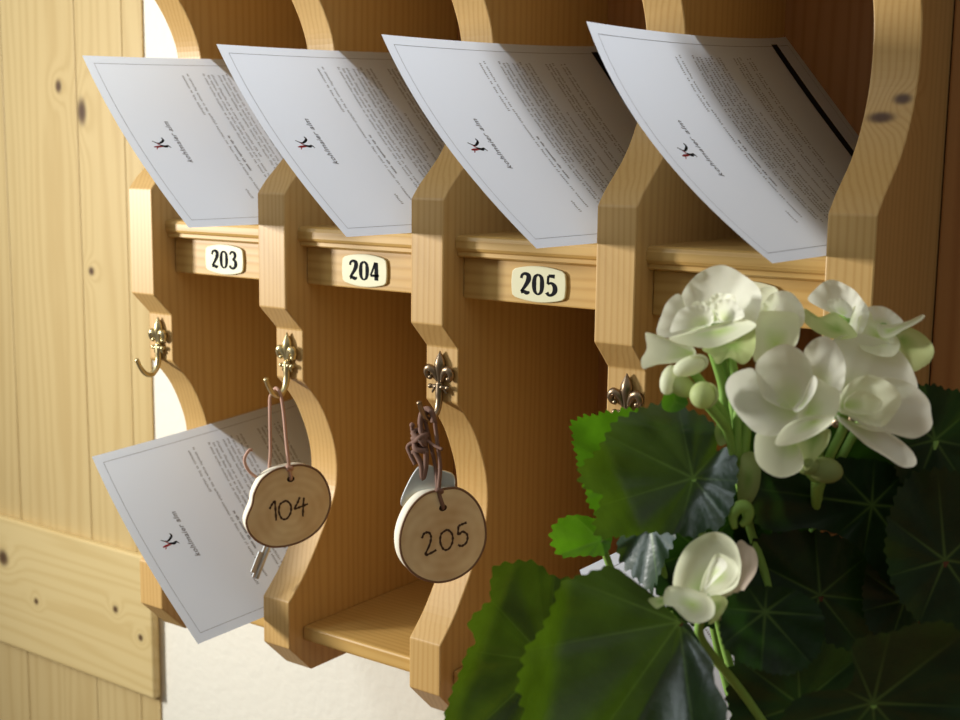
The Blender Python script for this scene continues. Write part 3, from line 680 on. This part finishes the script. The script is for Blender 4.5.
# flowers
A = lambda p: Z(640, 260, 4.5, p)
B = lambda p: Z(720, 320, 4.236, p)
Cc = lambda p: Z(780, 270, 5.333, p)
D = lambda p: Z(640, 520, 5.538, p)
def flower(c, d, petals, m=M_stem, r=.0042, stem_pts=None, lean=(-.45, -.32)):
    bm = bmesh.new(); ctr = at(*c, d+.006); ell(bm, ctr, (r, r, r))
    if stem_pts: tube(bm, smooth_pts([ctr]+[at(*q) for q in stem_pts], 7), .0016, 10)
    f = obj('flower', bm, m, pot, smooth=True)
    for ol, base, dd, mm, kw in petals:
        kw.setdefault('curl', .06); g = kw.get('grad', (0, 0)); kw['grad'] = (g[0]+lean[0], g[1]+lean[1])
        blade('petal', ol, base, d+dd, f, mm, rings=12, nang=96, thick=.0005, **kw)
    return f
STB = [(818, 495, .458), (816, 520, .480), (800, 600, .490), (775, 760, .485)]
STK = [(738, 440, .458), (748, 520, .466), (770, 600, .476), (780, 760, .48)]
F1 = [
 (A([(180, 200), (200, 130), (260, 62), (340, 25), (400, 30), (470, 70), (530, 120), (547, 170), (535, 240), (510, 290), (440, 300), (360, 310), (250, 320), (190, 290)]), A([(340, 290)])[0], .010, M_white, dict(grad=(-.25, -.1), cup=.55, frill=.015, wave=.03)),
 (A([(75, 330), (95, 250), (125, 185), (178, 153), (215, 220), (300, 230), (330, 280), (250, 330), (130, 350)]), A([(270, 300)])[0], .006, M_white, dict(grad=(-.35, .25), cup=.5, frill=.02)),
 (A([(240, 190), (300, 185), (335, 152), (385, 150), (430, 165), (425, 220), (400, 270), (330, 285), (250, 280), (225, 240)]), A([(335, 270)])[0], .001, M_white, dict(grad=(-.3, -.1), cup=.5, frill=.05, wave=.05)),
 (A([(170, 235), (230, 205), (300, 210), (330, 245), (320, 290), (250, 305), (180, 320), (135, 320)]), A([(290, 290)])[0], -.003, M_white, dict(grad=(-.2, .5), cup=.5, frill=.03)),
 (A([(340, 190), (400, 175), (440, 200), (470, 250), (430, 275), (370, 280), (340, 250)]), A([(380, 270)])[0], -.004, M_white, dict(grad=(-.6, .2), cup=.4, frill=.04)),
 (A([(130, 350), (200, 330), (280, 305), (360, 285), (450, 265), (520, 285), (510, 310), (470, 335), (400, 370), (320, 395), (240, 390), (160, 372)]), A([(360, 320)])[0], -.006, M_cream, dict(grad=(-.15, -.5), cup=.55)),
 (A([(30, 325), (100, 345), (165, 372), (235, 390), (250, 430), (200, 455), (140, 465), (60, 472), (15, 490), (5, 450), (30, 400), (25, 350)]), A([(235, 420)])[0], .000, M_cream, dict(grad=(.1, -.4), cup=.35, wave=.05)),
 (A([(280, 400), (360, 370), (440, 350), (510, 300), (520, 380), (500, 440), (460, 470), (400, 440), (350, 470), (320, 430)]), A([(420, 380)])[0], .004, M_lime, dict(grad=(.0, -.3), cup=.3, wave=.06)),
]
flower(A([(340, 300)])[0], .440, F1, stem_pts=[(722, 360, .452), (732, 400, .455)]+STK)
F2 = [
 ([(752, 330), (756, 315), (764, 302), (773, 293), (787, 291), (797, 298), (804, 310), (803, 325), (790, 332), (770, 335)], (775, 330), .004, M_white, dict(grad=(-.3, -.2), cup=.5, frill=.02)),
 ([(752, 345), (752, 325), (760, 312), (775, 311), (797, 314), (800, 330), (795, 346), (780, 350), (765, 356), (755, 362)], (776, 345), -.004, M_cream, dict(grad=(-.1, -.4), cup=.35)),
 ([(752, 300), (762, 288), (775, 288), (780, 300), (770, 315), (755, 318)], (768, 312), .008, M_cream, dict(grad=(-.3, 0), cup=.3)),
]
flower((775, 336), .446, F2, stem_pts=[(762, 380, .455)]+STK)
F3 = [
 (Cc([(148, 155), (190, 100), (240, 60), (290, 53), (350, 78), (400, 110), (440, 160), (475, 215), (460, 290), (420, 350), (350, 300), (290, 240), (200, 195)]), Cc([(340, 260)])[0], .004, M_white, dict(grad=(-.2, -.15), cup=.55, frill=.025)),
 (Cc([(250, 170), (300, 150), (350, 165), (388, 210), (370, 255), (330, 240), (290, 220)]), Cc([(335, 235)])[0], -.002, M_white, dict(grad=(-.5, 0), cup=.5, frill=.04)),
 (Cc([(130, 205), (125, 260), (150, 300), (230, 350), (320, 370), (410, 355), (390, 310), (330, 250), (285, 225), (215, 250), (160, 225)]), Cc([(310, 320)])[0], -.004, M_lime, dict(grad=(-.1, -.3), cup=.4)),
 (Cc([(400, 190), (460, 200), (500, 270), (480, 350), (430, 370), (395, 330), (370, 260)]), Cc([(430, 320)])[0], .002, M_cream, dict(grad=(.3, 0), cup=.3)),
]
flower(Cc([(350, 290)])[0], .452, F3, stem_pts=[(835, 360, .46), (820, 440, .462)]+STB[1:])
F4 = [
 (Cc([(465, 205), (540, 193), (600, 220), (655, 272), (640, 310), (560, 330), (490, 300)]), Cc([(540, 310)])[0], .004, M_white, dict(grad=(-.1, -.3), cup=.4, frill=.03)),
 (Cc([(520, 295), (600, 290), (660, 278), (710, 262), (758, 238), (772, 248), (745, 275), (700, 300), (650, 325), (610, 350), (540, 360)]), Cc([(580, 325)])[0], -.004, M_cream, dict(grad=(.3, .1), cup=.2)),
 (Cc([(600, 350), (640, 320), (690, 305), (760, 340), (808, 390), (822, 440), (800, 490), (760, 520), (710, 540), (660, 480)]), Cc([(650, 370)])[0], .006, M_lime, dict(grad=(.2, .1), cup=.3)),
 (Cc([(420, 250), (500, 270), (600, 330), (640, 400), (600, 460), (500, 450), (420, 400)]), Cc([(520, 350)])[0], .000, M_cream, dict(grad=(.2, -.2), cup=.2, wave=.04)),
]
flower(Cc([(560, 340)])[0], .448, F4, stem_pts=[(870, 400, .465), (835, 470, .47)]+STB[1:])
F6 = [
 (B([(470, 90), (560, 58), (640, 68), (720, 98), (780, 150), (820, 220), (835, 300), (760, 340), (640, 340), (540, 350), (500, 300), (530, 220), (500, 140)]), B([(530, 350)])[0], .008, M_white, dict(grad=(.30, -.2), cup=.30, frill=.012, wave=.02)),
 (B([(600, 260), (700, 240), (800, 265), (860, 310), (888, 350), (895, 400), (900, 440), (880, 475), (820, 502), (740, 485), (650, 462), (560, 420), (520, 370)]), B([(530, 370)])[0], .005, M_white, dict(grad=(.3, .1), cup=.25, frill=.022)),
 (B([(510, 320), (550, 265), (620, 232), (690, 250), (740, 285), (770, 340), (740, 400), (690, 450), (620, 440), (560, 410), (500, 385)]), B([(520, 365)])[0], .000, M_cream, dict(grad=(.15, .0), cup=.35, frill=.02, wave=.03)),
 (B([(530, 335), (580, 300), (640, 310), (690, 350), (660, 390), (590, 400), (530, 380)]), B([(530, 362)])[0], -.003, M_cream, dict(grad=(.1, .2), cup=.4, frill=.02)),
 (B([(495, 400), (560, 440), (640, 470), (720, 480), (800, 540), (832, 590), (822, 620), (770, 622), (700, 578), (620, 530), (540, 460), (500, 425)]), B([(530, 420)])[0], .003, M_white, dict(grad=(.25, .0), cup=.2)),
]
flower(B([(510, 375)])[0], .436, F6, stem_pts=[(843, 428, .443), (829, 458, .446)]+STB, lean=(-.25, -.2))
F5 = [
 (B([(150, 205), (190, 140), (260, 103), (320, 115), (372, 160), (392, 225), (385, 300), (340, 372), (260, 385), (190, 330)]), B([(310, 365)])[0], .008, M_white, dict(grad=(-.1, -.1), cup=.55, frill=.008)),
 (B([(355, 135), (390, 88), (440, 68), (482, 90), (520, 150), (532, 220), (515, 290), (460, 310), (400, 270), (370, 200)]), B([(420, 300)])[0], .004, M_white, dict(grad=(-.45, 0), cup=.35, frill=.03)),
 (B([(140, 205), (60, 225), (25, 270), (30, 320), (60, 380), (110, 440), (160, 480), (240, 490), (330, 430), (350, 385), (260, 370), (185, 330), (160, 270)]), B([(320, 390)])[0], .002, M_white, dict(grad=(-.15, .15), cup=.55, frill=.008)),
 (B([(395, 240), (460, 275), (505, 300), (505, 360), (485, 410), (420, 425), (340, 420), (330, 385), (380, 320)]), B([(370, 395)])[0], -.001, M_cream, dict(grad=(.1, .1), cup=.3)),
 (B([(395, 235), (412, 262), (395, 320), (350, 375), (318, 390), (312, 372), (350, 330), (372, 280)]), B([(345, 365)])[0], -.006, M_white, dict(grad=(-.5, 0), cup=.2)),
 (B([(238, 500), (280, 445), (350, 415), (430, 402), (485, 410), (460, 450), (380, 500), (300, 528), (240, 532)]), B([(400, 430)])[0], -.005, M_cream, dict(grad=(-.1, -.3), cup=.35)),
 (B([(150, 490), (170, 475), (240, 485), (300, 500), (345, 560), (352, 620), (312, 655), (250, 667), (190, 640), (155, 600), (145, 550)]), B([(320, 520)])[0], .006, M_cream, dict(grad=(-.1, .1), cup=.35)),
 (B([(290, 520), (370, 490), (462, 462), (455, 530), (410, 585), (365, 640), (335, 580)]), B([(400, 500)])[0], .010, M_lime, dict(grad=(.1, .1), cup=.2)),
]
flower(B([(400, 400)])[0], .426, F5, stem_pts=[(815, 440, .44), (818, 480, .446)]+STB, lean=(-.25, -.2))
F8 = [
 (D([(185, 370), (195, 270), (240, 170), (300, 110), (390, 68), (460, 75), (520, 120), (548, 180), (560, 270), (530, 370), (430, 420), (340, 420), (240, 390)]), D([(350, 400)])[0], .004, M_cream, dict(grad=(.0, -.25), cup=.35, curl=.16)),
 (D([(560, 110), (600, 140), (628, 155), (652, 210), (642, 290), (590, 370), (540, 430), (490, 500), (452, 590), (440, 520), (440, 430), (520, 300), (530, 150)]), D([(450, 440)])[0], .008, M_pink, dict(grad=(.2, .0), cup=.1, frill=.02)),
 (D([(335, 405), (345, 330), (375, 260), (420, 190), (475, 198), (530, 238), (548, 290), (525, 350), (470, 385), (400, 410)]), D([(430, 320)])[0], -.010, M_cream, dict(grad=(-.1, -.1), cup=-.15, curl=.22)),
 (D([(355, 385), (372, 310), (395, 245), (430, 208), (470, 225), (480, 260), (450, 300), (405, 345)]), D([(415, 290)])[0], -.0135, M_white, dict(grad=(-.5, 0), cup=.1, curl=.2)),
 (D([(130, 420), (160, 368), (250, 372), (340, 400), (390, 430), (415, 480), (400, 540), (330, 572), (270, 562), (220, 520), (180, 480), (138, 470)]), D([(290, 470)])[0], -.012, M_cream, dict(grad=(-.15, .1), cup=-.40, curl=.25)),
 (D([(380, 430), (440, 415), (485, 450), (462, 510), (422, 560), (380, 577), (400, 530), (412, 480)]), D([(430, 480)])[0], -.008, M_lime, dict(grad=(.2, 0), cup=-.2)),
 (D([(45, 445), (70, 428), (135, 425), (150, 460), (125, 475), (90, 490)]), D([(120, 450)])[0], -.004, M_lime, dict(grad=(0, 0), cup=-.1)),
]
flower(D([(360, 470)])[0], .425, F8, r=.0055, stem_pts=[(699, 632, .436), (712, 655, .440), (742, 692, .452), (775, 740, .462)])
# buds, bracts and short stalks
def bud(c, d, rx, ry, a, m, lip=True):
    bm = bmesh.new(); p = at(*c, d); Rm = Matrix((R, F, U)).transposed() @ Matrix.Rotation(a, 3, 'Y')
    ell(bm, p, (rx, min(rx, ry), ry), Rm)
    if lip:
        q = [p+Rm@Vector((rx*1.02*math.sin(t)*.9, -min(rx, ry)*.75*math.cos(t*.6), ry*.95*math.cos(t))) for t in [i/12*math.pi for i in range(13)]]
        tube(bm, q, lambda t: .0007*math.sin(math.pi*t)+.0001, 8)
    o = obj('bud', bm, m, pot, smooth=True); add_attr(o, 'rad', [.6]*len(o.data.vertices))
    return o
bud((690, 366), .434, .0060, .0032, -.35, M_cream); bud((703, 395), .432, .0045, .0046, .4, M_lime); bud((669, 380), .440, .0030, .0052, .25, M_cream)
bud((682, 386), .440, .0052, .0036, .5, M_lime, False); bud((825, 470), .438, .0062, .0044, .2, M_olive, False); bud((808, 466), .436, .0040, .0030, 0, M_olive, False)
for c0_, c1_ in (((693, 372, .438), (728, 430, .45)), ((705, 402, .437), (730, 440, .45)), ((730, 350, .445), (738, 450, .452)), ((712, 350, .446), (726, 420, .452)), ((808, 470, .438), (816, 488, .446)), ((742, 380, .446), (745, 455, .453))):
    bm = bmesh.new(); a, b = at(*c0_), at(*c1_); tube(bm, smooth_pts([a, (a+b)/2+R*.0012, b, (at(*STK[1]) if c1_[0] < 780 else at(*STB[1]))], 6), .0017, 10); obj('flower_stalk', bm, M_stem, pot, smooth=True)
blade('bract', [(742, 455), (750, 451), (758, 457), (761, 470), (759, 488), (752, 502), (744, 506), (738, 500), (737, 480), (740, 465)], (748, 480), .448, pot, M_olive, grad=(-.1, 0), cup=-.3, rings=10, nang=60)
bm = bmesh.new(); tube(bm, smooth_pts([at(735, 528, .446), at(733, 516, .445), at(739, 507, .444), at(747, 508, .444), at(748, 518, .445), at(741, 525, .446)], 6), lambda t: .0010+.0012*math.sin(math.pi*t), 10); obj('curled_bract', bm, M_lime, pot, smooth=True)
blade('bract', [(716, 425), (724, 420), (731, 427), (729, 440), (720, 446), (715, 436)], (722, 433), .450, pot, M_olive, cup=.2, rings=8, nang=40)
blade('bract', [(662, 400), (668, 388), (675, 386), (684, 394), (688, 404), (676, 412), (664, 410)], (675, 402), .448, pot, M_leafy, cup=.2, rings=8, nang=40, veins=3)

# the clay pot and soil
def lathe(bm, c, prof_, n=48):
    rr_ = []
    for r_, z_ in prof_: rr_.append([bm.verts.new((c[0]+r_*math.cos(2*math.pi*k/n), c[1]+r_*math.sin(2*math.pi*k/n), z_)) for k in range(n)])
    for a, b in zip(rr_, rr_[1:]):
        for k in range(n): bm.faces.new((a[k], a[(k+1) % n], b[(k+1) % n], b[k])).smooth = True
    bm.faces.new(rr_[0][::-1]); return rr_
bm = bmesh.new(); rr_ = lathe(bm, (.470, -.080), [(.045, -.4499), (.060, -.335), (.066, -.335), (.068, -.312), (.062, -.312), (.061, -.322), (.0605, -.330)]); bm.faces.new(rr_[-1]); obj('flower_pot', bm, M_terra, pot)
bm = bmesh.new(); lathe(bm, (.470, -.080), [(.059, -.326), (.055, -.3235), (.03, -.320), (.002, -.319)]); obj('soil', bm, M_soil, pot)
